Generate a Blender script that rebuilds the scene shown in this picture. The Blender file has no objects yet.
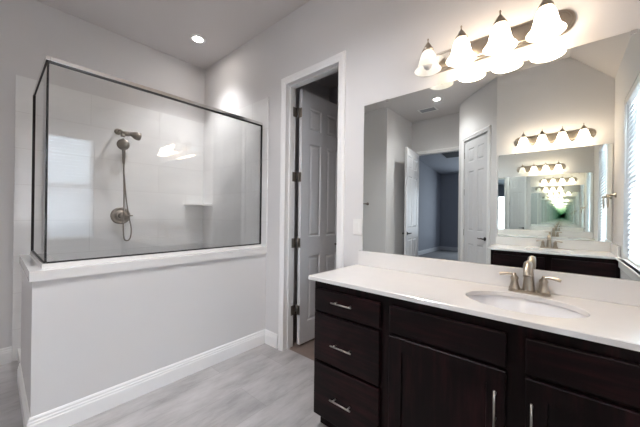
import bpy, bmesh, math
from mathutils import Vector, Matrix

# ---------------------------------------------------------------- camera, world, light, exposure
sc = bpy.context.scene
COL = sc.collection
H = 1.265                    # eye height
FPX = 281.48                 # focal length in pixels at 640 wide
YAW, PITCH, ROLL = 0.710979, 0.001459, 0.011851
fw = Vector((-math.sin(YAW)*math.cos(PITCH), math.cos(YAW)*math.cos(PITCH), math.sin(PITCH)))
rt = Vector((math.cos(YAW), math.sin(YAW), 0)); up = rt.cross(fw)
rt2 = math.cos(ROLL)*rt + math.sin(ROLL)*up; up2 = math.cos(ROLL)*up - math.sin(ROLL)*rt
cd = bpy.data.cameras.new('camera'); cam = bpy.data.objects.new('camera', cd); COL.objects.link(cam)
cd.sensor_width = 36; cd.lens = FPX*36/640; cd.clip_start = 0.02
m = Matrix((rt2, up2, -fw)).transposed().to_4x4(); m.translation = (0, 0, H); cam.matrix_world = m
sc.camera = cam

w = bpy.data.worlds.new('world'); sc.world = w; w.use_nodes = True
wn = w.node_tree; bgn = wn.nodes['Background']
sky = wn.nodes.new('ShaderNodeTexSky'); sky.sky_type = 'HOSEK_WILKIE'; sky.turbidity = 4
sky.sun_direction = (-0.5, 0.3, 0.8)
wn.links.new(sky.outputs[0], bgn.inputs[0]); bgn.inputs[1].default_value = 0.6

def area_light(name, loc, rot, sx, sy, power, col):
    l = bpy.data.lights.new(name, 'AREA'); l.shape = 'RECTANGLE'; l.size = sx; l.size_y = sy
    l.energy = power; l.color = col
    o = bpy.data.objects.new(name, l); COL.objects.link(o); o.location = loc; o.rotation_euler = rot
    return o
DAY = (0.80, 0.90, 1.0)
area_light('daylight_bath_window', (0.62, 0.385, 1.6), (0, math.radians(90), 0), 1.4, 1.07, 17, DAY)
area_light('daylight_bedroom_window', (-1.85, -7.75, 1.4), (math.radians(90), 0, 0), 1.1, 1.6, 8, (0.80, 0.88, 1.0))
LAMP = (1.0, 0.80, 0.59)
SHADE_E = 2.15
CAN_E = 14.0
sc.view_settings.view_transform = 'Standard'; sc.view_settings.look = 'None'
sc.view_settings.gamma = 1; sc.view_settings.use_curve_mapping = False
sc.view_settings.exposure = 3.0
cy = sc.cycles
cy.max_bounces = 64; cy.diffuse_bounces = 7; cy.glossy_bounces = 56; cy.transmission_bounces = 8
cy.transparent_max_bounces = 24; cy.sample_clamp_indirect = 6; cy.caustics_reflective = False; cy.caustics_refractive = False

# ---------------------------------------------------------------- room dimensions (metres)
D = 1.753        # mirror wall
E = -0.79        # opposite mirror wall
XL = -3.48       # far left wall
XR = 0.41        # window wall
CZ = 3.09        # ceiling
XC = 0.052       # where the ceiling starts to slope
ZR = 2.735       # ceiling height at the window wall
T = 0.12

# ---------------------------------------------------------------- materials
def nm(name):
    m = bpy.data.materials.new(name); m.use_nodes = True
    return m, m.node_tree, m.node_tree.nodes['Principled BSDF']
def noise(nt, scale, detail=4, coord='Object', stretch=(1, 1, 1), rough=.5):
    tc = nt.nodes.new('ShaderNodeTexCoord'); mp = nt.nodes.new('ShaderNodeMapping')
    mp.inputs['Scale'].default_value = stretch
    n = nt.nodes.new('ShaderNodeTexNoise'); n.inputs['Scale'].default_value = scale
    n.inputs['Detail'].default_value = detail; n.inputs['Roughness'].default_value = rough
    nt.links.new(tc.outputs[coord], mp.inputs[0]); nt.links.new(mp.outputs[0], n.inputs[0])
    return n
def ramp(nt, src, stops):
    r = nt.nodes.new('ShaderNodeValToRGB'); e = r.color_ramp.elements
    while len(e) < len(stops): e.new(0.5)
    for k, (p, c) in enumerate(stops): e[k].position = p; e[k].color = (*c, 1)
    nt.links.new(src, r.inputs[0]); return r
def bump(nt, b, src, strength, dist=0.001):
    bp = nt.nodes.new('ShaderNodeBump'); bp.inputs['Strength'].default_value = strength
    bp.inputs['Distance'].default_value = dist
    nt.links.new(src, bp.inputs['Height']); nt.links.new(bp.outputs[0], b.inputs['Normal'])
def plain(name, c, rough=.5, metal=0, spec=.5, var=0.03, scale=6, bumps=0, bscale=200):
    m, nt, b = nm(name)
    n = noise(nt, scale)
    r = ramp(nt, n.outputs[0], [(.3, tuple(x*(1-var) for x in c)), (.7, tuple(min(1, x*(1+var)) for x in c))])
    nt.links.new(r.outputs[0], b.inputs['Base Color'])
    b.inputs['Roughness'].default_value = rough; b.inputs['Metallic'].default_value = metal
    b.inputs['Specular IOR Level'].default_value = spec
    if bumps:
        n2 = noise(nt, bscale, 2); bump(nt, b, n2.outputs[0], bumps)
    return m
M = {}
M['wall'] = plain('wall_paint', (.68, .67, .675), .75, spec=.25, var=.012, scale=1.5, bumps=.25, bscale=160)
M['ceiling'] = plain('ceiling_paint', (.63, .60, .595), .85, spec=.2, var=.012, scale=1.5, bumps=.3, bscale=120)
M['trim'] = plain('trim_paint', (.83, .825, .83), .35, spec=.4, var=.008)
M['door'] = plain('door_paint', (.66, .66, .68), .4, spec=.4, var=.008)
M['quartz'] = plain('white_cultured_marble', (.74, .73, .725), .16, spec=.5, var=.015, scale=9)
M['porcelain'] = plain('sink_porcelain', (.82, .82, .84), .08, spec=.6, var=.004)
M['nickel'] = plain('brushed_nickel', (.43, .38, .32), .28, 1, var=.05, scale=40)
M['darknickel'] = plain('aged_nickel', (.24, .215, .19), .38, 1, var=.06, scale=40)
M['chrome'] = plain('polished_chrome', (.78, .77, .76), .16, 1, var=.02)
M['steel'] = plain('satin_steel', (.42, .40, .38), .32, 1, var=.03, scale=60)
M['bronze'] = plain('dark_bronze_metal', (.035, .03, .03), .4, .6, var=.1)
M['rubber'] = plain('black_gasket', (.012, .012, .013), .6, var=.05)
M['plastic'] = plain('white_plastic', (.78, .77, .76), .3, var=.01)
M['dark'] = plain('dark_void', (.03, .03, .035), .8, var=.05)
M['grille'] = plain('vent_grey', (.30, .31, .33), .5, var=.05)
M['wcfloor'] = plain('brown_floor', (.20, .15, .13), .5, var=.15, scale=8)
M['carpet'] = plain('bedroom_floor', (.30, .29, .29), .9, var=.08, scale=60)
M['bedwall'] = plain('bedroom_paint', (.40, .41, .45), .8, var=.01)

# espresso wood
def espresso(name, axis):
    m, nt, b = nm(name)
    st = (3, 3, 40) if axis == 'x' else (40, 40, 3)
    st = {'x': (2.5, 30, 30), 'z': (30, 30, 2.5)}[axis]
    n = noise(nt, 1.6, 6, stretch=st)
    n2 = noise(nt, 3, 3)
    mx = nt.nodes.new('ShaderNodeMath'); mx.operation = 'MULTIPLY_ADD'; mx.inputs[1].default_value = .6; 
    nt.links.new(n.outputs[0], mx.inputs[0]); 
    m2 = nt.nodes.new('ShaderNodeMath'); m2.operation = 'MULTIPLY'; m2.inputs[1].default_value = .4
    nt.links.new(n2.outputs[0], m2.inputs[0]); nt.links.new(m2.outputs[0], mx.inputs[2])
    r = ramp(nt, mx.outputs[0], [(.3, (.0010, .0005, .0007)), (.50, (.0052, .0016, .0022)), (.70, (.025, .0065, .0080))])
    nt.links.new(r.outputs[0], b.inputs['Base Color'])
    b.inputs['Roughness'].default_value = .42; b.inputs['Specular IOR Level'].default_value = .20
    bump(nt, b, n.outputs[0], .08)
    return m
M['woodx'] = espresso('espresso_wood_horizontal', 'x'); M['woodz'] = espresso('espresso_wood_vertical', 'z')

# floor: grey wood-look tile, long side towards the mirror wall
def floor_mat():
    m, nt, b = nm('grey_wood_look_tile')
    tc = nt.nodes.new('ShaderNodeTexCoord'); sp = nt.nodes.new('ShaderNodeSeparateXYZ'); cb = nt.nodes.new('ShaderNodeCombineXYZ')
    nt.links.new(tc.outputs['Object'], sp.inputs[0])
    ax = nt.nodes.new('ShaderNodeMath'); ax.operation = 'ADD'; ax.inputs[1].default_value = 20*.29+1.46
    ay = nt.nodes.new('ShaderNodeMath'); ay.operation = 'ADD'; ay.inputs[1].default_value = 12-1.18
    nt.links.new(sp.outputs[0], ax.inputs[0]); nt.links.new(sp.outputs[1], ay.inputs[0])
    nt.links.new(ay.outputs[0], cb.inputs[0]); nt.links.new(ax.outputs[0], cb.inputs[1])
    br = nt.nodes.new('ShaderNodeTexBrick'); br.offset = .66; br.offset_frequency = 2
    br.inputs['Scale'].default_value = 1; br.inputs['Brick Width'].default_value = 1.2; br.inputs['Row Height'].default_value = .29
    br.inputs['Mortar Size'].default_value = .0016; br.inputs['Mortar Smooth'].default_value = .3; br.inputs['Bias'].default_value = 0
    br.inputs['Color1'].default_value = (.41, .40, .405, 1); br.inputs['Color2'].default_value = (.47, .46, .465, 1)
    br.inputs['Mortar'].default_value = (.34, .33, .33, 1)
    nt.links.new(cb.outputs[0], br.inputs[0])
    n = noise(nt, 1.6, 8, stretch=(6, 1.6, 1), rough=.68)
    r = ramp(nt, n.outputs[0], [(.30, (.70, .69, .69)), (.48, (.96, .96, .96)), (.70, (1.18, 1.18, 1.18))])
    n3 = noise(nt, 2.2, 4, stretch=(2, .9, 1))
    r3 = ramp(nt, n3.outputs[0], [(.3, (.86, .85, .85)), (.7, (1.1, 1.1, 1.1))])
    mm = nt.nodes.new('ShaderNodeMix'); mm.data_type = 'RGBA'; mm.blend_type = 'MULTIPLY'; mm.inputs[0].default_value = 1
    nt.links.new(br.outputs['Color'], mm.inputs[6]); nt.links.new(r.outputs[0], mm.inputs[7])
    m3 = nt.nodes.new('ShaderNodeMix'); m3.data_type = 'RGBA'; m3.blend_type = 'MULTIPLY'; m3.inputs[0].default_value = 1
    nt.links.new(mm.outputs[2], m3.inputs[6]); nt.links.new(r3.outputs[0], m3.inputs[7])
    nt.links.new(m3.outputs[2], b.inputs['Base Color'])
    b.inputs['Roughness'].default_value = .42; b.inputs['Specular IOR Level'].default_value = .4
    return m
M['floor'] = floor_mat()
def tile_mat(name, ax):
    m, nt, b = nm(name)
    tc = nt.nodes.new('ShaderNodeTexCoord'); sp = nt.nodes.new('ShaderNodeSeparateXYZ'); cb = nt.nodes.new('ShaderNodeCombineXYZ')
    nt.links.new(tc.outputs['Object'], sp.inputs[0])
    a = nt.nodes.new('ShaderNodeMath'); a.operation = 'ADD'; a.inputs[1].default_value = 6.1
    nt.links.new(sp.outputs[ax], a.inputs[0]); nt.links.new(a.outputs[0], cb.inputs[0])
    a2 = nt.nodes.new('ShaderNodeMath'); a2.operation = 'ADD'; a2.inputs[1].default_value = 0.04+.305*2
    nt.links.new(sp.outputs[2], a2.inputs[0]); nt.links.new(a2.outputs[0], cb.inputs[1])
    br = nt.nodes.new('ShaderNodeTexBrick'); br.offset = .5
    br.inputs['Scale'].default_value = 1; br.inputs['Brick Width'].default_value = .61; br.inputs['Row Height'].default_value = .305
    br.inputs['Mortar Size'].default_value = .0022; br.inputs['Mortar Smooth'].default_value = .3
    br.inputs['Color1'].default_value = (.80, .80, .80, 1); br.inputs['Color2'].default_value = (.83, .83, .83, 1)
    br.inputs['Mortar'].default_value = (.70, .69, .685, 1)
    nt.links.new(cb.outputs[0], br.inputs[0])
    n = noise(nt, 1.3, 6, stretch=(1, 1, 3)); r = ramp(nt, n.outputs[0], [(.3, (.93, .93, .93)), (.7, (1.05, 1.05, 1.05))])
    mm = nt.nodes.new('ShaderNodeMix'); mm.data_type = 'RGBA'; mm.blend_type = 'MULTIPLY'; mm.inputs[0].default_value = 1
    nt.links.new(br.outputs['Color'], mm.inputs[6]); nt.links.new(r.outputs[0], mm.inputs[7])
    nt.links.new(mm.outputs[2], b.inputs['Base Color']); b.inputs['Roughness'].default_value = .22
    return m
M['tiley'] = tile_mat('white_wall_tile_left', 1); M['tilex'] = tile_mat('white_wall_tile_back', 0)

def mirror_mat():
    m, nt, b = nm('mirror_silver')
    n = noise(nt, 2)
    r = ramp(nt, n.outputs[0], [(.3, (.895, .935, .915)), (.7, (.90, .94, .92))])
    nt.links.new(r.outputs[0], b.inputs['Base Color']); b.inputs['Metallic'].default_value = 1; b.inputs['Roughness'].default_value = 0.0
    return m
M['mirror'] = mirror_mat()
def glass_mat(name, tint, gain=1.0):
    m = bpy.data.materials.new(name); m.use_nodes = True; nt = m.node_tree; nt.nodes.clear()
    o = nt.nodes.new('ShaderNodeOutputMaterial'); t = nt.nodes.new('ShaderNodeBsdfTransparent'); g = nt.nodes.new('ShaderNodeBsdfGlossy')
    t.inputs[0].default_value = (*tint, 1); g.inputs['Roughness'].default_value = 0.0
    f = nt.nodes.new('ShaderNodeFresnel'); f.inputs[0].default_value = 1.5
    k = nt.nodes.new('ShaderNodeMath'); k.operation = 'MULTIPLY'; k.inputs[1].default_value = gain; k.use_clamp = True
    mx = nt.nodes.new('ShaderNodeMixShader')
    nt.links.new(f.outputs[0], k.inputs[0]); nt.links.new(k.outputs[0], mx.inputs[0])
    nt.links.new(t.outputs[0], mx.inputs[1]); nt.links.new(g.outputs[0], mx.inputs[2]); nt.links.new(mx.outputs[0], o.inputs[0])
    return m
M['glass'] = glass_mat('shower_glass', (.985, .988, .986), 1.7)
M['pane'] = glass_mat('window_glass', (.96, .98, .98))
def emit_mat(name, col, strength, base=(.8, .75, .68)):
    m, nt, b = nm(name)
    n = noise(nt, 9, 4)
    r = ramp(nt, n.outputs[0], [(.35, tuple(x*.93 for x in col)), (.65, col)])
    nt.links.new(r.outputs[0], b.inputs['Emission Color'])
    b.inputs['Emission Strength'].default_value = strength
    b.inputs['Base Color'].default_value = (*base, 1); b.inputs['Roughness'].default_value = .25
    return m
M['shade_on'] = emit_mat('lit_alabaster_glass', LAMP, SHADE_E)
M['can'] = emit_mat('lit_lens', (1, .93, .85), CAN_E)
def shade_dim():
    m, nt, b = nm('dim_glow_alabaster_glass')
    n = noise(nt, 14, 5)
    r = ramp(nt, n.outputs[0], [(.35, (.80, .76, .69)), (.65, (.92, .89, .84))])
    nt.links.new(r.outputs[0], b.inputs['Base Color']); b.inputs['Roughness'].default_value = .25
    nt.links.new(r.outputs[0], b.inputs['Emission Color']); b.inputs['Emission Strength'].default_value = .10  # faint glow put into the glass itself, its bulb emits nothing
    t = nt.nodes.new('ShaderNodeBsdfTranslucent'); nt.links.new(r.outputs[0], t.inputs[0])
    mx = nt.nodes.new('ShaderNodeMixShader'); mx.inputs[0].default_value = .5; o = nt.nodes['Material Output']
    nt.links.new(b.outputs[0], mx.inputs[1]); nt.links.new(t.outputs[0], mx.inputs[2]); nt.links.new(mx.outputs[0], o.inputs[0])
    return m
M['shade_dim'] = shade_dim()
def slat_mat():
    m = bpy.data.materials.new('white_blind_slat'); m.use_nodes = True; nt = m.node_tree
    b = nt.nodes['Principled BSDF']; o = nt.nodes['Material Output']
    n = noise(nt, 5); r = ramp(nt, n.outputs[0], [(.3, (.80, .81, .83)), (.7, (.83, .84, .86))])
    nt.links.new(r.outputs[0], b.inputs['Base Color']); b.inputs['Roughness'].default_value = .4
    t = nt.nodes.new('ShaderNodeBsdfTranslucent'); nt.links.new(r.outputs[0], t.inputs[0])
    mx = nt.nodes.new('ShaderNodeMixShader'); mx.inputs[0].default_value = .38
    nt.links.new(b.outputs[0], mx.inputs[1]); nt.links.new(t.outputs[0], mx.inputs[2]); nt.links.new(mx.outputs[0], o.inputs[0])
    return m
M['slat'] = slat_mat()

# ---------------------------------------------------------------- mesh helpers
class MB:
    def __init__(s): s.bm = bmesh.new()
    def box(s, x0, x1, y0, y1, z0, z1, bev=0, seg=2):
        r = bmesh.ops.create_cube(s.bm, size=1); vs = r['verts']
        for v in vs:
            v.co = Vector(((x0+x1)/2+v.co.x*(x1-x0), (y0+y1)/2+v.co.y*(y1-y0), (z0+z1)/2+v.co.z*(z1-z0)))
        if bev:
            es = {e for v in vs for e in v.link_edges}
            bmesh.ops.bevel(s.bm, geom=list(es), offset=bev, segments=seg, affect='EDGES', profile=.5)
        return s
    def prism(s, pts, axis, a, b):
        """closed 2D outline pts extruded along axis from a to b; pts are in the two other axes, in order"""
        def co(p, t):
            return {'x': (t, p[0], p[1]), 'y': (p[0], t, p[1]), 'z': (p[0], p[1], t)}[axis]
        A = [s.bm.verts.new(co(p, a)) for p in pts]; B = [s.bm.verts.new(co(p, b)) for p in pts]
        n = len(pts); fs = [s.bm.faces.new(A), s.bm.faces.new(B[::-1])]
        for i in range(n): fs.append(s.bm.faces.new((A[i], B[i], B[(i+1) % n], A[(i+1) % n])))
        bmesh.ops.recalc_face_normals(s.bm, faces=fs); return s
    def lathe(s, prof, c=(0, 0, 0), axis='z', n=32, sx=1, sy=1, mat=None):
        rings = []
        for (r, h) in prof:
            if r < 1e-6: rings.append([s.bm.verts.new(s._ax(0, 0, h, c, axis, sx, sy, mat))])
            else: rings.append([s.bm.verts.new(s._ax(r*math.cos(2*math.pi*k/n), r*math.sin(2*math.pi*k/n), h, c, axis, sx, sy, mat)) for k in range(n)])
        fs = []
        for a, b in zip(rings, rings[1:]):
            if len(a) == 1 and len(b) == 1: continue
            for k in range(n):
                k2 = (k+1) % n
                if len(a) == 1: fs.append(s.bm.faces.new((a[0], b[k], b[k2])))
                elif len(b) == 1: fs.append(s.bm.faces.new((a[k], a[k2], b[0])))
                else: fs.append(s.bm.faces.new((a[k], a[k2], b[k2], b[k])))
        for f in fs: f.smooth = True
        bmesh.ops.recalc_face_normals(s.bm, faces=fs); return s
    def _ax(s, x, y, h, c, axis, sx, sy, mat):
        x *= sx; y *= sy
        p = {'z': Vector((x, y, h)), 'y': Vector((x, h, y)), 'x': Vector((h, x, y))}[axis]
        if mat: p = mat @ p
        return p + Vector(c)
    def tube(s, pts, rad, n=14, caps=True):
        pts = [Vector(p) for p in pts]
        rs = rad if isinstance(rad, (list, tuple)) else [rad]*len(pts)
        rings = []; prev = None
        for i, p in enumerate(pts):
            d = (pts[min(i+1, len(pts)-1)] - pts[max(i-1, 0)]).normalized()
            if prev is None:
                a = Vector((0, 0, 1)) if abs(d.z) < .9 else Vector((1, 0, 0)); u = d.cross(a).normalized()
            else: u = (prev - d*prev.dot(d)).normalized()
            prev = u; v = d.cross(u)
            rings.append([s.bm.verts.new(p + (u*math.cos(2*math.pi*k/n)+v*math.sin(2*math.pi*k/n))*rs[i]) for k in range(n)])
        fs = []
        for a, b in zip(rings, rings[1:]):
            for k in range(n): fs.append(s.bm.faces.new((a[k], a[(k+1) % n], b[(k+1) % n], b[k])))
        for f in fs: f.smooth = True
        if caps: fs += [s.bm.faces.new(rings[0]), s.bm.faces.new(rings[-1][::-1])]
        bmesh.ops.recalc_face_normals(s.bm, faces=fs); return s
    def build(s, name, mat, parent=None, off=None):
        me = bpy.data.meshes.new(name); 
        root = parent
        o = Vector((0, 0, 0))
        if off is not None: o = Vector(off)
        elif parent is not None:
            p = parent
            while p.parent: p = p.parent
            if p.get('_w'): o = p.location.copy()
        bmesh.ops.translate(s.bm, verts=s.bm.verts, vec=-o)
        s.bm.to_mesh(me); s.bm.free()
        ob = bpy.data.objects.new(name, me); COL.objects.link(ob); me.materials.append(mat)
        ob.parent = parent
        return ob
def spline(pts, n=10):
    pts = [Vector(p) for p in pts]; P = [2*pts[0]-pts[1]] + pts + [2*pts[-1]-pts[-2]]; out = []
    for i in range(1, len(P)-2):
        for k in range(n):
            t = k/n; a, b, c, d = P[i-1], P[i], P[i+1], P[i+2]
            out.append(.5*((2*b)+(-a+c)*t+(2*a-5*b+4*c-d)*t*t+(-a+3*b-3*c+d)*t**3))
    out.append(pts[-1]); return out
def lerp_list(vals, n):
    out = []
    for a, b in zip(vals, vals[1:]):
        for k in range(n): out.append(a+(b-a)*k/n)
    out.append(vals[-1]); return out
def tag(o, label, cat, group=None):
    o['label'] = label; o['category'] = cat
    if group: o['group'] = group
    return o
def thing(name, label, cat, loc=(0, 0, 0), rz=0, group=None, world=False):
    """world=True: the parts are given in world coordinates and shifted to the empty's place"""
    o = bpy.data.objects.new(name, None); COL.objects.link(o); o.empty_display_size = .05
    o.location = loc; o.rotation_euler = (0, 0, rz)
    if world: o['_w'] = 1
    return tag(o, label, cat, group)
def struct(o): o['kind'] = 'structure'; return o
def sroot(name, loc, rz=0):
    o = bpy.data.objects.new(name, None); COL.objects.link(o); o.empty_display_size = .05
    o.location = loc; o.rotation_euler = (0, 0, rz); return struct(o)
def dup(root, loc, rz, label, group=None):
    def cp(o, par):
        c = o.copy(); COL.objects.link(c); c.parent = par
        for ch in [x for x in bpy.data.objects if x.parent == o and x != c]: cp(ch, c)
        return c
    r = cp(root, None); r.location = loc; r.rotation_euler = (0, 0, rz); r['label'] = label
    if group: r['group'] = group
    return r
PI = math.pi

# ---------------------------------------------------------------- structure
YD = -1.90      # wall with the bedroom doorway
XA = -2.27      # short wall left of the bedroom doorway
YA = -0.86      # end of the shower-side passage
# doorway openings
WX0, WX1, WZ = -1.955, -1.305, 2.475       # toilet-room doorway in the mirror wall
BX0, BX1, BZ = -2.18, -1.36, 2.455         # bedroom doorway
VX = (-2.6, -0.95, 3.2)                    # toilet room x0, x1, y1

struct(MB().box(XL-T, XR+T, YD-.06, D+.06, -.05, 0).build('floor', M['floor']))
struct(MB().box(VX[0]-.1, VX[1]+.1, D+.06, VX[2]+.1, -.05, 0).build('floor', M['wcfloor']))
struct(MB().box(-3.6, XR+.2, -7.5, YD-.06, -.05, 0).build('floor', M['carpet']))
# ceiling: flat field and the strip that slopes down to the window wall
mb = MB()
mb.prism([(XL-T, CZ), (XC, CZ), (XR, ZR), (XR+T, ZR-.12), (XR+T, CZ+.1), (XL-T, CZ+.1)], 'y', YD-T, D+T)
struct(mb.build('ceiling', M['ceiling']))
struct(MB().box(VX[0]-.1, VX[1]+.1, D+T, VX[2]+.1, CZ, CZ+.1).build('ceiling', M['ceiling']))
mb = MB(); mb.prism([(YD-T, 3.35), (-7.5, 2.74), (-7.5, 2.9), (YD-T, 3.5)], 'x', -3.6, XR+.2)
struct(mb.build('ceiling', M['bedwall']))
# mirror wall with the toilet-room doorway
mb = MB(); mb.box(XL-T, WX0, D, D+T, 0, CZ); mb.box(WX0, WX1, D, D+T, WZ, CZ); mb.box(WX1, XR+T, D, D+T, 0, CZ)
struct(mb.build('wall_back', M['wall']))
struct(MB().box(XL-T, XL, YA-T, D, 0, CZ).build('wall_left', M['wall']))
# window wall
WY0, WY1, WB, WT = -.15, .92, .88, 2.31
mb = MB(); mb.box(XR, XR+T, E-T, WY0, 0, ZR); mb.box(XR, XR+T, WY1, D, 0, ZR)
mb.box(XR, XR+T, WY0, WY1, 0, WB); mb.box(XR, XR+T, WY0, WY1, WT, ZR)
struct(mb.build('wall_right', M['wall']))
# opposite mirror wall, diagonal closet wall, bedroom-doorway wall, passage walls
def topcut(x): return CZ if x <= XC else CZ-(x-XC)*(CZ-ZR)/(XR-XC)
mb = MB(); mb.prism([(-.66, 0), (XR, 0), (XR, ZR), (XC, CZ), (-.66, CZ)], 'y', E-T, E)
struct(mb.build('wall_front', M['wall']))
A2 = Vector((-.66, E)); B2 = Vector((-1.295, -1.49)); dv = (B2-A2); LD = dv.length; dv.normalize(); nv = Vector((dv.y, -dv.x))  # nv points away from the room
if nv.dot(Vector((0, 1))) > 0: nv = -nv
DG = math.atan2(-dv.y, -dv.x)        # local +x runs from B2 to A2, local -y is behind the wall
# closet door on the diagonal: local frame with origin at B2
rd = sroot('wall_diagonal', (B2.x, B2.y, 0), DG)
d0, d1, dz = .14, .79, 2.455
mb = MB(); mb.box(0, d0, -T, 0, 0, CZ); mb.box(d0, d1, -T, 0, dz, CZ); mb.box(d1, LD, -T, 0, 0, CZ)
mb.build('wall_panel', M['wall'], rd)
struct(MB().box(-1.295, -1.175, YD, -1.49, 0, CZ).build('wall_return', M['wall']))
mb = MB(); mb.box(XA-T, BX0, YD-T, YD, 0, CZ); mb.box(BX0, BX1, YD-T, YD, BZ, CZ); mb.box(BX1, -1.175, YD-T, YD, 0, CZ)
struct(mb.build('wall_doorway', M['wall']))
struct(MB().box(XA-T, XA, YD, YA, 0, CZ).build('wall_passage', M['wall']))
struct(MB().box(XL, XA-T, YA-T, YA, 0, CZ).build('wall_alcove', M['wall']))
# toilet room shell
mb = MB(); mb.box(VX[0]-.1, VX[0], D+T, VX[2], 0, CZ); mb.box(VX[1], VX[1]+.1, D+T, VX[2], 0, CZ); mb.box(VX[0]-.1, VX[1]+.1, VX[2], VX[2]+.1, 0, CZ)
struct(mb.build('wall_toilet_room', M['wall']))
# bedroom shell, with a window in the outside wall
mb = MB(); mb.box(-3.6, -3.42, -7.5, YD-T, 0, 3.5); mb.box(-3.6, -2.45, -7.5, -7.3, 0, 3.5); mb.box(-1.25, XR+.2, -7.5, -7.3, 0, 3.5); mb.box(-2.45, -1.25, -7.5, -7.3, 0, .6); mb.box(-2.45, -1.25, -7.5, -7.3, 2.2, 3.5)
mb.box(XR, XR+.2, -7.3, YD-T, 0, 3.5)
mb.box(-1.175, XR, YD-T, YD-T+.1, 0, 3.3); mb.box(-3.42, XA-T, YD-T, YD-T+.1, 0, 3.3)
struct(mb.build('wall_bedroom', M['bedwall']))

# half wall round the shower, with its cap
PX0, PX1, PY0, PEND = -2.32, -2.20, .143, -3.05
mb = MB(); mb.box(PX0, PX1, PY0, D, 0, .874); mb.box(PEND, PX0, PY0, PY0+.12, 0, .874)
struct(mb.build('wall_shower', M['wall']))
mb = MB()
pts = [(PEND-.005, PY0-.012), (PX1+.015, PY0-.012), (PX1+.015, D-.001), (PX0-.012, D-.001), (PX0-.012, PY0+.132), (PEND-.005, PY0+.132)]
mb.prism(pts, 'z', .874, .932)
pts = [(PEND-.002, .185), (-2.262, .185), (-2.262, D-.001), (-2.31, D-.001), (-2.31, .225), (PEND-.002, .225)]
mb.prism(pts, 'z', .932, .957)
cap = mb.build('trim_1', M['quartz']); struct(cap)
# shower tile
mb = MB(); mb.box(XL+.013, PX0-.001, PY0+.121, D-.013, 0, .03, .004)
struct(mb.build('floor_shower_pan', M['porcelain']))
mb = MB(); mb.box(XL, XL+.012, .112, D, 0, 2.40, .002)
struct(mb.build('wall_left_tile', M['tiley']))
mb = MB(); mb.box(XL+.012, -2.187, D-.012, D, .932, 2.40, .002); mb.box(XL+.012, PX0-.0121, D-.012, D, 0, .932)
struct(mb.build('wall_back_tile', M['tilex']))
struct(MB().box(XL+.012, PEND-.006, PY0, PY0+.12, 0, .10, .006).build('trim_2', M['quartz']))

# baseboards: profile (depth, height)
BP = [(0, 0), (.016, 0), (.016, .088), (.013, .094), (.013, .104), (.009, .110), (.009, .120), (.004, .130), (0, .130)]
def baseboard(name, p0, p1, side, m0=0, m1=0):
    """runs from p0 to p1; side = unit normal into the room; m0/m1 lengthen (+) or shorten (-) the front for mitred corners"""
    p0 = Vector((*p0, 0)); p1 = Vector((*p1, 0)); d = (p1-p0).normalized(); n = Vector((*side, 0)); mb = MB(); bm = mb.bm
    A = [bm.verts.new(p0+n*q-d*(q*m0)+Vector((0, 0, z))) for q, z in BP]; B = [bm.verts.new(p1+n*q+d*(q*m1)+Vector((0, 0, z))) for q, z in BP]
    k = len(BP); fs = [bm.faces.new(A), bm.faces.new(B[::-1])]
    for i in range(k): fs.append(bm.faces.new((A[i], B[i], B[(i+1) % k], A[(i+1) % k])))
    bmesh.ops.recalc_face_normals(bm, faces=fs)
    return struct(mb.build(name, M['trim']))
baseboard('baseboard_shower', (PX1, PY0), (PX1, D), (1, 0), 1, -1)
baseboard('baseboard_shower_end', (PEND, PY0), (PX1, PY0), (0, -1), 0, 1)
baseboard('baseboard_back', (PX1, D), (WX0-.056, D), (0, -1), -1, 0)
baseboard('baseboard_left', (XL, YA), (XL, .112), (1, 0))
baseboard('baseboard_alcove', (XL, YA), (XA-.001, YA), (0, 1), 0, 1)
baseboard('baseboard_passage', (XA, YD), (XA, YA), (1, 0), -1, 1)
baseboard('baseboard_vanity_gap', (WX1+.056, D), (-1.095, D), (0, -1))
baseboard('baseboard_bedroom', (-3.42, -7.3), (-3.42, -2.2), (1, 0))
baseboard('baseboard_bedroom_far', (-3.42, -7.3), (XR, -7.3), (0, 1))

# door casings and jambs. local frame: opening x0..x1 at y=0, room on +y side when s=+1
def casing(name, x0, x1, z1, yface, s, wdt=.064, parent=None):
    mb = MB()
    prof = [(-.006, 0), (-.006, .010), (.012, .014), (.022, .014), (.030, .019), (.048, .019), (wdt-.006, .012), (wdt-.006, 0)]
    bm = mb.bm; k = len(prof)
    path = [lambda q: (x0-q, 0), lambda q: (x0-q, z1+q), lambda q: (x1+q, z1+q), lambda q: (x1+q, 0)]
    rows = [[bm.verts.new((f(q)[0], yface+s*d, f(q)[1])) for q, d in prof] for f in path]
    fs = [bm.faces.new(rows[0]), bm.faces.new(rows[-1][::-1])]
    for a, b in zip(rows, rows[1:]):
        for i in range(k): fs.append(bm.faces.new((a[i], b[i], b[(i+1) % k], a[(i+1) % k])))
    bmesh.ops.recalc_face_normals(bm, faces=fs)
    o = mb.build(name, M['trim'], parent)
    return o if parent else struct(o)
def jamb(name, x0, x1, z1, y0, y1, stop0, stop1, parent=None):
    mb = MB(); t = .018
    mb.box(x0, x0+t, y0, y1, 0, z1); mb.box(x1-t, x1, y0, y1, 0, z1); mb.box(x0+t, x1-t, y0, y1, z1-t, z1)
    mb.box(x0+t, x0+t+.01, stop0, stop1, 0, z1-t); mb.box(x1-t-.01, x1-t, stop0, stop1, 0, z1-t); mb.box(x0+t+.01, x1-t-.01, stop0, stop1, z1-t-.01, z1-t)
    o = mb.build(name, M['trim'], parent)
    return o if parent else struct(o)
casing('trim_3', WX0+.018, WX1-.018, WZ-.018, D, -1)
jamb('trim_4', WX0, WX1, WZ, D, D+T+.001, D+.045, D+.08)
casing('trim_5', BX0+.018, BX1-.018, BZ-.018, YD, 1)
jamb('trim_6', BX0, BX1, BZ, YD-T, YD, YD-.075, YD-.04)
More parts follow.
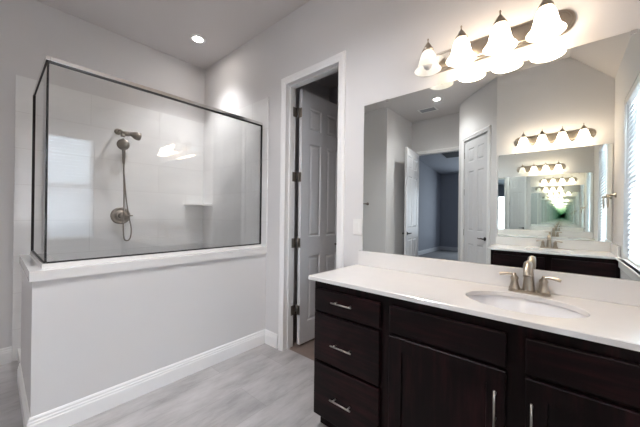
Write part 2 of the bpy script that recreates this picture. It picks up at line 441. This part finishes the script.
casing('casing', d0+.018, d1-.018, dz-.018, 0, 1, parent=rd)
jamb('jamb', d0, d1, dz, -T, 0, -.08, -.046, parent=rd)

# six-panel door leaf, local: hinge edge at x=0, width along +x, thickness centred on y=0
def leaf_mesh(w, h, t=.035, mid=None):
    mb = MB(); bm = mb.bm
    st = .105; ms = .09; pw = (w-2*st-ms)/2
    xs = [0, st, st+pw, st+pw+ms, w-st, w]
    zs = [0, .20, .83, 1.02, 1.93, 2.07, 2.28, h]
    for sgn in (1, -1):
        y = sgn*t/2
        V = {}
        for i, x in enumerate(xs):
            for j, z in enumerate(zs): V[i, j] = bm.verts.new((x, y, z))
        for i in range(5):
            for j in range(7):
                q = [V[i, j], V[i+1, j], V[i+1, j+1], V[i, j+1]]
                if i in (1, 3) and j in (1, 3, 5):
                    x0, x1, z0, z1 = xs[i], xs[i+1], zs[j], zs[j+1]
                    prev = q
                    for ins, dep in ((.010, -.008), (.020, -.008), (.036, -.002)):
                        nq = [bm.verts.new((a, y+sgn*dep, b)) for a, b in ((x0+ins, z0+ins), (x1-ins, z0+ins), (x1-ins, z1-ins), (x0+ins, z1-ins))]
                        for k in range(4): bm.faces.new((prev[k], prev[(k+1) % 4], nq[(k+1) % 4], nq[k]))
                        prev = nq
                    bm.faces.new(prev)
                else: bm.faces.new(q)
    a = t/2
    for c in (((0, -a, 0), (0, a, 0), (0, a, h), (0, -a, h)), ((w, -a, 0), (w, a, 0), (w, a, h), (w, -a, h)), ((0, -a, h), (w, -a, h), (w, a, h), (0, a, h)), ((0, -a, 0), (w, -a, 0), (w, a, 0), (0, a, 0))):
        bm.faces.new([bm.verts.new(p) for p in c])
    bmesh.ops.remove_doubles(bm, verts=bm.verts, dist=1e-5)
    bmesh.ops.recalc_face_normals(bm, faces=bm.faces)
    return mb
def lever(mb, x, z, s, t=.035, dirx=-1):
    mb.lathe([(0, 0), (.026, 0), (.028, .004), (.024, .009), (.010, .012), (.009, .042), (0, .042)], (x, s*t/2, z), 'y', 24, mat=Matrix.Diagonal((1, s, 1)))
    pts = spline([(x-dirx*.008, s*(t/2+.042), z), (x+dirx*.03, s*(t/2+.045), z+.004), (x+dirx*.07, s*(t/2+.043), z-.002), (x+dirx*.11, s*(t/2+.040), z+.004)], 6)
    mb.tube(pts, lerp_list([.010, .009, .0075, .007], 6), 12)
def door(name, loc, rz, w, h, zk, hz, hside, kz=.93):
    r = sroot(name, loc, rz)
    leaf_mesh(w, h).build('door_leaf', M['door'], r)
    mb = MB(); lever(mb, w-.06, kz, 1); lever(mb, w-.06, kz, -1); hd = mb.build('door_handle', M[zk], r); hd['label'] = 'dark metal lever handle'
    for z in hz:
        mb = MB(); y = hside*.0175
        mb.tube([(-.004, y+hside*.004, z-.05), (-.004, y+hside*.004, z+.05)], .006, 12)
        mb.box(-.0025, -.0003, -.0165, .0165, z-.045, z+.045)
        if zk == 'bronze' and name == 'door_1': mb.box(-.072, -.016, .0335, .0370, z-.045, z+.045)
        hg = mb.build('hinge', M['darknickel'], r); hg['label'] = 'dark aged nickel hinge'
    return r
# toilet-room door, swung 90 degrees away from the bathroom
door('door_1', (WX0+.018+.038, D+T+.004+.030, .02), math.radians(88.0), .632, 2.43, 'bronze', (2.21, 1.595, .965, .325), 1, .925)
# bedroom door, swung into the bathroom nearly against the passage wall
door('door_2', (BX0+.018+.03, YD+.03, .015), math.radians(83), .76, 2.42, 'bronze', (2.2, 1.2, .3), 1, .93)
# closet door, closed in the diagonal wall (child coordinates of the wall's own frame rotated)
lx = d0+.021; p = B2 - Vector((dv.x, dv.y))*lx*1.0
off = Vector((nv.x, nv.y))*.026
door('door_3', (p.x+off.x, p.y+off.y, .012), DG, d1-d0-.042, 2.42, 'bronze', (2.2, 1.62, .99, .33), 1, .93)

# ---------------------------------------------------------------- window, sill and blind
wr = sroot('window_1', (XR+.09, .385, WB))
mb = MB()
X0, X1 = XR+.07, XR+.115
for a in ((WY0, WY0+.04, WB, WT), (WY1-.04, WY1, WB, WT)): mb.box(X0, X1, a[0], a[1], a[2], a[3], .003)
mb.box(X0, X1, WY0+.04, WY1-.04, WB, WB+.04, .003); mb.box(X0, X1, WY0+.04, WY1-.04, WT-.04, WT, .003)
mb.box(X0-.006, X1-.01, WY0+.04, WY1-.04, 1.58, 1.63, .003)
mb.build('window_frame', M['plastic'], wr, off=(XR+.09, .385, WB))
MB().box(X0+.02, X0+.026, WY0+.04, WY1-.04, WB+.04, WT-.04).build('pane', M['pane'], wr, off=(XR+.09, .385, WB))
mb = MB(); mb.box(XR-.035, XR+.07, WY0+.001, WY1-.001, WB, WB+.018, .004); mb.box(XR-.038, XR-.001, WY0-.15, WY1+.12, WB, WB+.018, .005)
struct(mb.build('window_sill', M['trim']))
struct(MB().box(XR-.018, XR, WY0-.10, WY1+.10, WB-.07, WB-.001, .004).build('trim_7', M['trim']))
bl = thing('window_blind', 'white horizontal slat blind lowered over the window beside the vanity', 'window blind', (XR+.03, .385, WT), world=True)
mb = MB(); a = math.radians(60); hw = .0245
z = WT-.075
while z > WB+.045:
    cx = XR+.035
    dx, dz2 = math.cos(a)*hw, math.sin(a)*hw
    mb.prism([(cx-dx, z-dz2), (cx+dx, z+dz2), (cx+dx-.0015, z+dz2+.0018), (cx-.002, z+.003), (cx-dx-.0015, z-dz2+.0018)], 'y', WY0+.008, WY1-.008)
    z -= .0435
mb.build('slats', M['slat'], bl)
MB().box(XR+.002, XR+.062, WY0+.004, WY1-.004, WT-.055, WT-.002, .004).build('headrail', M['plastic'], bl)
MB().box(XR+.018, XR+.052, WY0+.008, WY1-.008, WB+.021, WB+.038, .003).build('bottom_rail', M['plastic'], bl)
for yy in (WY0+.16, .385, WY1-.16):
    MB().tube([(XR+.009, yy, WT-.06), (XR+.009, yy, WB+.04)], .0012, 6).build('ladder_cord', M['plastic'], bl)
wd = MB().tube([(XR+.0, WY0+.09, WT-.05), (XR-.004, WY0+.09, WT-.75)], .004, 8).build('tilt_wand', M['plastic'], bl)

# ---------------------------------------------------------------- vanities (local: back at y=0 on the wall, front towards -y, x centred)
def bar_pull(kind, x, y, z, L=.135):
    mb = MB(); r = .0042; so = .028
    if kind == 'h':
        mb.tube([(x-L/2, y-so, z), (x+L/2, y-so, z)], r, 12)
        for s in (-1, 1): mb.tube([(x+s*(L/2-.02), y, z), (x+s*(L/2-.02), y-so, z)], .0042, 10)
    else:
        mb.tube([(x, y-so, z-L/2), (x, y-so, z+L/2)], r, 12)
        for s in (-1, 1): mb.tube([(x, y, z+s*(L/2-.02)), (x, y-so, z+s*(L/2-.02))], .0042, 10)
    return mb
def slab(x0, x1, yf, z0, z1): 
    return MB().box(x0, x1, yf, yf+.0195, z0, z1, .004, 2)
def shaker(x0, x1, yf, z0, z1, s=.062):
    mb = MB(); bm = mb.bm
    O = [(x0, z0), (x1, z0), (x1, z1), (x0, z1)]
    def ring(ins, y): return [bm.verts.new((a, y, b)) for a, b in ((x0+ins, z0+ins), (x1-ins, z0+ins), (x1-ins, z1-ins), (x0+ins, z1-ins))]
    R = [ring(0, yf+.0195), ring(0, yf+.003), ring(.003, yf), ring(s, yf), ring(s+.003, yf+.009), ring(s+.004, yf+.009)]
    for a, b in zip(R, R[1:]):
        for k in range(4): bm.faces.new((a[k], a[(k+1) % 4], b[(k+1) % 4], b[k]))
    bm.faces.new(R[-1]); bm.faces.new(R[0][::-1])
    bmesh.ops.recalc_face_normals(bm, faces=bm.faces); return mb
def vanity(label, loc, rz, w, fronts):
    r = thing('vanity_cabinet', label, 'bathroom cabinet', loc, rz)
    dep = .499
    mb = MB(); h = .876
    mb.box(-w/2, -w/2+.018, -dep, -.001, .088, h); mb.box(w/2-.018, w/2, -dep, -.001, .088, h)
    mb.box(-w/2+.018, w/2-.018, -dep, -.001, .088, .106); mb.box(-w/2+.018, w/2-.018, -.012, -.001, .106, h)
    # face frame, built round the openings behind the fronts
    mb.box(-w/2+.018, w/2-.018, -dep, -dep+.02, .106, h)
    mb.build('carcass', M['woodz'], r)
    MB().box(-w/2+.006, w/2-.006, -dep+.055, -dep+.073, 0, .0878).build('toe_kick', M['woodx'], r)
    yf = -dep-.020
    for f in fronts:
        kind, x0, x1, z0, z1 = f[:5]
        if kind == 'drawer':
            o = slab(x0, x1, yf, z0, z1).build('drawer', M['woodx'], r)
            bar_pull('h', f[5], yf, f[6]).build('drawer_handle', M['steel'], o)
        elif kind == 'false':
            slab(x0, x1, yf, z0, z1).build('false_front', M['woodx'], r)
        else:
            o = shaker(x0, x1, yf, z0, z1).build('door', M['woodz'], r)
            bar_pull('v', f[5], yf, f[6]).build('door_handle', M['steel'], o)
    return r
VC = -.341
def X(x): return x-VC
near = [('drawer', X(-1.096), X(-.672), .708, .833, X(-.888), .779), ('drawer', X(-1.096), X(-.672), .424, .692, X(-.888), .545), ('drawer', X(-1.096), X(-.672), .104, .408, X(-.888), .249),
        ('false', X(-.622), X(-.153), .708, .833), ('door', X(-.622), X(-.153), .124, .692, X(-.185), .556),
        ('false', X(-.095), X(.374), .708, .833), ('door', X(-.095), X(.374), .124, .692, X(-.075), .556)]
v1 = vanity('long espresso wood vanity cabinet with three drawers under the large mirror', (VC-.010, D, 0), 0, 1.518, [tuple([f[0], f[1]+.010, f[2]+.010, f[3], f[4]]+([f[5]+.010]+list(f[6:]) if len(f) > 5 else [])) for f in near])
v1_children = None
OC = -.110
v2 = vanity('short dark vanity cabinet across the room, seen only in the mirror', (OC, E, 0), PI, 1.036,
       [('false', -.49, -.03, .708, .833), ('door', -.49, -.03, .124, .692, -.062, .556), ('false', .03, .49, .708, .833), ('door', .03, .49, .124, .692, .062, .556)])

def countertop(label, loc, rz, x0, x1, sx, side):
    """x0..x1 local extent, sink centre sx; slab with an oval cut-out, backsplash and an optional side splash (+1 right, -1 left)"""
    r = thing('countertop', label, 'countertop', loc, rz)
    y0, y1 = -.527, -.001; cyk = -.278; rx, ry = .212, .158; z0, z1 = .8765, .8985
    mb = MB(); bm = mb.bm; N = 96
    angs = [2*PI*k/N for k in range(N)]
    corners = [(x1, y1), (x0, y1), (x0, y0), (x1, y0)]
    outer = []
    for a in angs:
        c, s_ = math.cos(a), math.sin(a); t = 1e9
        if c > 1e-9: t = min(t, (x1-sx)/c)
        if c < -1e-9: t = min(t, (x0-sx)/c)
        if s_ > 1e-9: t = min(t, (y1-cyk)/s_)
        if s_ < -1e-9: t = min(t, (y0-cyk)/s_)
        outer.append([sx+c*t, cyk+s_*t])
    for cx, cyy in corners:
        k = min(range(N), key=lambda i: (math.atan2(outer[i][1]-cyk, outer[i][0]-sx)-math.atan2(cyy-cyk, cx-sx))**2); outer[k] = [cx, cyy]
    inner = [(sx+rx*math.cos(a), cyk+ry*math.sin(a)) for a in angs]
    e = .003
    def shrink(p): return (min(max(p[0], x0+e), x1-e), min(max(p[1], y0+e), y1-e))
    def ring(pts, z): return [bm.verts.new((p[0], p[1], z)) for p in pts]
    inn_o = [(sx+(rx+e)*math.cos(a), cyk+(ry+e)*math.sin(a)) for a in angs]
    R = [ring(inner, z0), ring(inner, z1-e), ring(inn_o, z1), ring([shrink(p) for p in outer], z1), ring(outer, z1-e), ring(outer, z0)]
    R.append(R[0])
    for a, b in zip(R, R[1:]):
        for k in range(N):
            bm.faces.new((a[k], a[(k+1) % N], b[(k+1) % N], b[k]))
    bmesh.ops.recalc_face_normals(bm, faces=bm.faces)
    mb.build('slab', M['quartz'], r)
    bs0 = x0+(.016 if side == 0 else .001)
    MB().box(bs0, x1-.001, -.021, -.001, z1+.0003, 1.003, .003).build('backsplash', M['quartz'], r)
    if side:
        xa = x1-.021 if side > 0 else x0+.001
        MB().box(xa, xa+.020, y0+.02, -.0215, z1+.0003, 1.003, .003).build('side_splash', M['quartz'], r)
    # sink bowl
    s = thing('sink', '', 'sink', (0, 0, 0))
    prof = [(1.06, z0), (1.02, z0), (1.01, z0-.006), (.95, z0-.05), (.86, z0-.095), (.68, z0-.128), (.4, z0-.145), (.12, z0-.15), (.10, z0-.152), (.10, z0-.165), (.14, z0-.163), (.45, z0-.155), (.72, z0-.138), (.90, z0-.103), (.99, z0-.055), (1.05, z0-.01), (1.06, z0)]
    mb = MB(); bm = mb.bm; rings = []
    for q, zz in prof[:-1]:
        rings.append([bm.verts.new(((rx+.006)*q*math.cos(a), (ry+.006)*q*math.sin(a), zz-.001)) for a in angs])
    rings.append(rings[0])
    for a, b in zip(rings, rings[1:]):
        for k in range(N):
            f = bm.faces.new((a[k], a[(k+1) % N], b[(k+1) % N], b[k])); f.smooth = True
    bmesh.ops.recalc_face_normals(bm, faces=bm.faces)
    mb.build('bowl', M['porcelain'], s)
    dr = MB().lathe([(0, z0-.160), (.021, z0-.158), (.023, z0-.152), (.017, z0-.1485), (.015, z0-.151), (0, z0-.150)]).build('drain', M['nickel'], s)
    wl = Matrix.Rotation(rz, 3, 'Z') @ Vector((sx, cyk, 0)); s.location = Vector(loc)+wl; s.rotation_euler = (0, 0, rz)
    return r, s
c1, s1 = countertop('white countertop with tall backsplash on the long espresso vanity', (0, D, 0), 0, -1.140, XR-.0015, -.131, 0)
s1['label'] = 'white oval undermount sink in the near countertop'
c2, s2 = countertop('white countertop on the opposite vanity, seen only in the mirror', (0, E, 0), PI, -(XR-.0015), .658, .115, -1)
s2['label'] = 'white oval sink in the opposite countertop, seen in mirror'

# ---------------------------------------------------------------- mirrors
def mirror(label, x0, x1, loc, rz):
    r = thing('wall_mirror', label, 'mirror', loc, rz)
    MB().box(x0, x1, -.0065, -.0015, 1.0045, 2.05).build('glass', M['mirror'], r)
    for xx in (x0+.18, x1-.18): MB().box(xx-.01, xx+.01, -.009, -.0066, 2.035, 2.052, .001).build('clip', M['chrome'], r)
    return r
mirror('large frameless mirror above the near countertop', -1.093, .402, (0, D, 0), 0)
mirror('smaller frameless mirror on the opposite wall, seen only reflected', -.397, .635, (0, E, 0), PI)

# ---------------------------------------------------------------- faucets (local: origin on counter, front -y)
def faucet(label, loc, rz):
    r = thing('faucet', label, 'faucet', loc, rz, group=None)
    mb = MB(); bm = mb.bm
    # oblong base plate
    pts = []
    for k in range(33): a = PI*k/32-PI/2; pts.append((.056+.026*math.cos(a), .026*math.sin(a)))
    for k in range(33): a = PI*k/32+PI/2; pts.append((-.056+.026*math.cos(a), .026*math.sin(a)))
    mb.prism(pts, 'z', 0, .007); mb.prism([(p[0]*.965, p[1]*.88) for p in pts], 'z', .007, .012)
    mb.build('base_plate', M['nickel'], r)
    path = spline([(0, .002, .010), (0, .004, .06), (0, .0, .105), (0, -.018, .134), (0, -.052, .141), (0, -.085, .125), (0, -.100, .094)], 8)
    mb = MB(); mb.tube(path, lerp_list([.0255, .0215, .0185, .0175, .0170, .0160, .0145], 8), 20)
    mb.lathe([(.0235, .010), (.024, .018), (.020, .022)], (0, .002, 0))
    mb.build('spout', M['nickel'], r)
    for s in (-1, 1):
        hd = MB()
        hd.lathe([(0, .010), (.024, .010), (.0245, .017), (.020, .023), (.0165, .040), (.0150, .055), (.0175, .062), (.0160, .070), (.009, .077), (.0055, .088), (0, .090)], (s*.056, 0, 0), 'z', 28)
        hd.tube(spline([(s*.056, 0, .078), (s*.078, -.004, .083), (s*.105, -.010, .080), (s*.118, -.013, .077)], 6), lerp_list([.006, .0055, .008, .0075], 6), 12)
        hd.build('handle', M['nickel'], r)
    mb = MB(); mb.tube([(0, .021, .01), (0, .021, .075)], .0025, 8); mb.lathe([(0, .074), (.006, .076), (.005, .085), (0, .088)], (0, .021, 0), n=12)
    mb.build('lift_rod', M['nickel'], r)
    return r
f1 = faucet('brushed nickel two-handle faucet behind the near oval sink', (-.120, D-.075, .8987), 0)
dup(f1, (-.115, E+.075, .8987), PI, 'brushed nickel faucet on the opposite vanity, seen in mirror')

# ---------------------------------------------------------------- vanity lights (local: origin at plate centre on wall, front -y)
def vanity_light(label, loc, rz, dim_index):
    r = thing('vanity_light', label, 'wall light', loc, rz)
    L, hh = .370, .059
    def stad(ins):
        pts = []
        for k in range(25): a = PI*k/24-PI/2; pts.append((L-hh+(hh-ins)*math.cos(a), (hh-ins)*math.sin(a)))
        for k in range(25): a = PI*k/24+PI/2; pts.append((-(L-hh)+(hh-ins)*math.cos(a), (hh-ins)*math.sin(a)))
        return pts
    mb = MB(); bm = mb.bm
    R = [[bm.verts.new((p[0], y, p[1])) for p in stad(i)] for i, y in ((0, -.0005), (0, -.010), (.006, -.016), (.012, -.016), (.018, -.024), (.024, -.026))]
    n = len(R[0])
    for a, b in zip(R, R[1:]):
        for k in range(n): bm.faces.new((a[k], a[(k+1) % n], b[(k+1) % n], b[k]))
    bm.faces.new(R[-1]); bm.faces.new(R[0][::-1]); bmesh.ops.recalc_face_normals(bm, faces=bm.faces)
    mb.build('backplate', M['nickel'], r)
    for i in range(4):
        x = -.2655+.177*i; y = -.125; zt = .020
        mb = MB()
        mb.tube(spline([(x, -.024, .0), (x, -.060, -.020), (x, -.095, .01), (x, -.105, .05), (x, -.118, .062), (x, y, .058)], 6), .0055, 10)
        mb.lathe([(.016, -.034), (.016, -.026), (0, -.026)], (x, 0, 0), 'y', 20)
        mb.build('arm', M['nickel'], r)
        mb = MB(); mb.lathe([(0, .098), (.0035, .097), (.0055, .091), (.003, .085), (.003, .078), (.006, .072), (.011, .066), (.017, .056), (.028, .036), (.031, .026), (.028, .024), (0, .024)], (x, y, 0), 'z', 28)
        mb.build('socket_cap', M['nickel'], r)
        on = (i != dim_index)
        mb = MB()
        op = [(.026, zt+.004), (.032, zt-.004), (.040, zt-.024), (.046, zt-.050), (.051, zt-.072), (.059, zt-.090), (.071, zt-.103), (.073, zt-.106)]
        ip = [(rr-.004, zz+.0005) for rr, zz in op[::-1]]
        mb.lathe(op+ip+[op[0]], (x, y, 0), 'z', 40)
        sh = mb.build('shade', M['shade_on'] if on else M['shade_dim'], r)
        sh['label'] = 'glowing frosted bell glass shade' if on else 'dim cream frosted bell glass shade'
        mb = MB(); mb.lathe([(0, zt-.1), (.012, zt-.098), (.022, zt-.088), (.026, zt-.072), (.022, zt-.052), (.013, zt-.034), (.012, zt-.010), (0, zt-.010)], (x, y, 0), 'z', 20)
        mb.build('bulb', M['shade_on'] if on else M['porcelain'], sh)
    return r
vanity_light('nickel four-shade vanity light above the near mirror, its leftmost shade dim', (-.330, D, 2.185), 0, 0)
vanity_light('nickel four-shade vanity light above the opposite mirror, seen reflected', (-.098, E, 2.185), PI, 9)

# ---------------------------------------------------------------- shower screen
GX, GY, GZ0, GZ1 = -2.274, .200, .957, 2.142
ss = thing('shower_screen', 'chrome-framed L-shaped glass screen standing on the shower half wall', 'shower screen', (GX, GY, GZ0), world=True)
gp = MB().box(GX-.004, GX+.004, GY+.006, D-.022, GZ0+.008, GZ1-.012).build('glass_panel', M['glass'], ss)
gp['label'] = 'long clear glass panel'
gp = MB().box(PEND+.014, GX-.006, GY-.004, GY+.004, GZ0+.008, GZ1-.012).build('glass_panel', M['glass'], ss)
gp['label'] = 'short clear glass return panel'
mb = MB(); mb.box(GX-.011, GX+.011, GY+.011, D-.013, GZ1-.004, GZ1+.021, .003); mb.box(PEND, GX+.011, GY-.011, GY+.011, GZ1-.004, GZ1+.021, .003)
mb.build('top_rail', M['chrome'], ss)
mb = MB()
mb.box(GX-.008, GX+.008, GY+.004, D-.013, GZ1-.014, GZ1-.0045); mb.box(PEND+.012, GX-.0081, GY-.008, GY+.008, GZ1-.014, GZ1-.0045)
mb.box(GX-.007, GX+.007, GY+.004, D-.013, GZ0+.0005, GZ0+.009); mb.box(PEND+.012, GX-.0071, GY-.007, GY+.007, GZ0+.0005, GZ0+.009)
mb.box(GX-.007, GX+.007, D-.023, D-.0125, GZ0+.009, GZ1-.014); mb.box(GX-.004, GX-.001, GY+.001, GY+.0055, GZ0+.009, GZ1-.014)
mb.build('gasket', M['rubber'], ss)
mb = MB(); mb.box(PEND, PEND+.012, GY-.012, GY+.012, GZ0+.0005, GZ1-.0045, .002); mb.build('end_post', M['bronze'], ss)

# ---------------------------------------------------------------- shower fittings
TX = XL+.012
sf = thing('shower_fixture', 'aged nickel shower head with handheld spray and hose on tiled wall', 'shower head', (TX, .83, 2.07), world=True)
mb = MB(); mb.lathe([(0, .0005), (.032, .0005), (.030, .008), (.014, .014), (0, .014)], (TX, .83, 2.085), 'x', 24)
mb.tube(spline([(TX+.01, .83, 2.085), (TX+.06, .832, 2.09), (TX+.10, .836, 2.075), (TX+.125, .84, 2.05)], 6), .010, 12)
mb.build('shower_arm', M['darknickel'], sf)
mb = MB(); mb.tube(spline([(TX+.125, .84, 2.052), (TX+.128, .842, 2.035), (TX+.128, .842, 2.015)], 4), .021, 16)
mb.tube([(TX+.125, .835, 2.045), (TX+.125, .90, 2.055)], .024, 16)
mb.build('diverter', M['darknickel'], sf)
rotm = Matrix.Rotation(math.radians(-62), 3, 'X') 
mb = MB(); mb.lathe([(0, .0), (.018, .0), (.026, .022), (.036, .040), (.040, .060), (.040, .085), (.034, .092), (0, .092)], (TX+.125, .905, 2.058), 'z', 28, mat=Matrix.Rotation(math.radians(-100), 3, 'X'))
mb.build('fixed_head', M['darknickel'], sf)
hm = Matrix.Rotation(math.radians(96), 3, 'Y') @ Matrix.Rotation(math.radians(6), 3, 'X')
hm = Matrix.Rotation(math.radians(-22), 3, 'Z') @ Matrix.Rotation(math.radians(97), 3, 'Y')
mb = MB(); mb.lathe([(0, 0), (.050, 0), (.055, .008), (.052, .022), (.030, .030), (0, .034)], (TX+.13, .845, 1.935), 'z', 28, mat=hm)
mb.tube(spline([(TX+.14, .845, 1.92), (TX+.12, .852, 1.85), (TX+.10, .858, 1.75)], 6), lerp_list([.018, .014, .011], 6), 14)
mb.build('hand_spray', M['darknickel'], sf)
mb = MB()
mb.tube(spline([(TX+.10, .858, 1.76), (TX+.085, .87, 1.6), (TX+.07, .893, 1.38), (TX+.055, .925, 1.2), (TX+.05, .945, 1.08), (TX+.05, .935, .99), (TX+.055, .905, .965), (TX+.06, .878, 1.0), (TX+.065, .87, 1.15), (TX+.075, .872, 1.4), (TX+.09, .862, 1.7), (TX+.118, .846, 2.0)], 10), .0062, 10)
mb.build('hose', M['darknickel'], sf)
sv = thing('shower_valve', 'round aged nickel shower valve with lever below the shower head', 'shower valve', (TX, .86, 1.22), world=True)
mb = MB(); mb.lathe([(0, .0005), (.088, .0005), (.086, .006), (.072, .012), (.068, .009), (.050, .010), (.046, .016), (.030, .020), (0, .020)], (TX, .862, 1.222), 'x', 40)
mb.build('escutcheon', M['darknickel'], sv)
mb = MB(); mb.lathe([(.028, .020), (.028, .045), (.020, .055), (0, .056)], (TX, .862, 1.222), 'x', 24)
mb.tube(spline([(TX+.045, .87, 1.222), (TX+.06, .91, 1.222), (TX+.055, .955, 1.225)], 6), .007, 10); mb.build('lever', M['darknickel'], sv)
# corner shelf
cs = MB(); cx, cyy = TX, D-.0125
pts = [(cx+.0005, cyy)] + [(cx+.0005+.235*math.sin(a), cyy-.235*math.cos(a)) for a in [k*PI/2/20 for k in range(21)]]
cs.prism(pts, 'z', 1.348, 1.368)
tag(cs.build('corner_shelf', M['quartz']), 'white quarter-round corner shelf in the tiled shower corner', 'shelf')

# ---------------------------------------------------------------- ceiling fittings
def can(label, x, y, power):
    r = thing('recessed_light', label, 'ceiling light', (x, y, CZ-.001), group='recessed ceiling lights')
    MB().lathe([(.048, -.001), (.050, -.005), (.070, -.006), (.074, -.003), (.074, 0), (.050, 0), (.048, -.001)], n=40).build('trim_ring', M['plastic'], r)
    MB().lathe([(0, -.002), (.0475, -.002), (.0475, 0), (0, 0)], n=32).build('lens', M['can'], r)
    l = bpy.data.lights.new('lamp_light', 'SPOT'); l.energy = power; l.color = (1, .985, .985)
    l.spot_size = math.radians(104 if x < -2.5 else 146 if x > -1.4 else 140)  # cone narrowed over the shower to limit the bright patch on the wall
    l.spot_size = min(l.spot_size, math.pi); l.spot_blend = 1.0; l.shadow_soft_size = .045
    lo = bpy.data.objects.new('lamp_light', l); COL.objects.link(lo); lo.parent = r; lo.location = (0, 0, -.06)
    return r
can('lit recessed ceiling light above the glass shower', -2.92, 1.39, 9.5)
can('added recessed fill light over the open floor, beyond the top of the picture', -1.25, .55, 18)  # unseen lamp added to brighten the half wall and floor
can('lit recessed ceiling light beside the ceiling vent, seen in mirror', -1.51, -1.04, 6)
cv = thing('ceiling_vent', 'white ceiling air vent beside recessed light, seen in mirror', 'air vent', (-1.78, -1.40, CZ-.001))
mb = MB(); mb.box(-.15, .15, -.10, -.075, -.008, 0, .002); mb.box(-.15, .15, .075, .10, -.008, 0, .002); mb.box(-.15, -.125, -.075, .075, -.008, 0, .002); mb.box(.125, .15, -.075, .075, -.008, 0, .002)
mb.build('frame', M['plastic'], cv)
MB().box(-.125, .125, -.075, .075, -.002, 0).build('backing', M['dark'], cv)
mb = MB()
for k in range(7): yy = -.062+k*.0206; mb.prism([(yy-.007, -.008), (yy+.003, -.0025), (yy+.005, -.0025), (yy-.005, -.008)], 'x', -.125, .125)
mb.build('louvres', M['grille'], cv)

# ---------------------------------------------------------------- small wall fittings
sw = thing('light_switch', 'white rocker light switch plate between doorway and large mirror', 'light switch', (-1.142, D, 1.172), world=True)
MB().box(-1.180, -1.104, D-.006, D-.0005, 1.113, 1.231, .003).build('plate', M['plastic'], sw)
MB().box(-1.158, -1.126, D-.010, D-.0062, 1.139, 1.205, .0015).build('rocker', M['plastic'], sw)
tr = thing('towel_ring', 'nickel towel ring on window wall beside the blind, seen in mirror', 'towel ring', (XR, -.60, 1.49), world=True)
mb = MB(); mb.lathe([(0, -.0005), (.026, -.0005), (.024, -.010), (.012, -.016), (.010, -.06), (.014, -.068), (.010, -.076), (0, -.077)], (XR, -.60, 1.49), 'x', 24)
mb.build('post', M['nickel'], tr)
mb = MB()
mb.tube([(XR-.062, -.60+.062*math.sin(2*PI*k/40), 1.425+.062*math.cos(2*PI*k/40)) for k in range(41)], .0045, 10, caps=False)
mb.build('ring', M['nickel'], tr)
tb = thing('towel_bar', 'dark metal towel bar on the passage end wall, seen at mirror edge', 'towel bar', (-2.9, YA, 1.455), world=True)
MB().tube([(-3.17, YA+.06, 1.455), (-2.60, YA+.06, 1.455)], .009, 12).build('bar', M['darknickel'], tb)
for xx in (-3.14, -2.63):
    MB().lathe([(0, .0005), (.026, .0005), (.024, .010), (.012, .014), (.011, .055), (.016, .062), (.010, .074), (0, .074)], (xx, YA, 1.455), 'y', 24).build('post', M['darknickel'], tb)
ol = thing('outlet', 'white wall outlet on the far bedroom wall, seen through doorway in mirror', 'outlet', (-2.75, -7.3, .40), world=True)
MB().box(-2.787, -2.713, -7.2995, -7.294, .342, .458, .002).build('plate', M['plastic'], ol)
rg = thing('return_grille', 'dark square air grille high in the bedroom, seen through doorway in mirror', 'air grille', (-2.35, -5.0, 3.0), world=False)
sl = math.atan2(3.35-2.74, 7.5-abs(YD-T))
zc = 2.74+(7.5-5.0)*math.tan(sl)
rg.location = (-2.35, -5.0, zc-.012); rg.rotation_euler = (sl, 0, 0)
MB().box(-.30, .30, -.30, .30, -.012, .004, .003).build('frame', M['grille'], rg)
MB().box(-.26, .26, -.26, .26, -.016, -.0125).build('louvres', M['dark'], rg)

for o in bpy.data.objects:
    if '_w' in o: del o['_w']
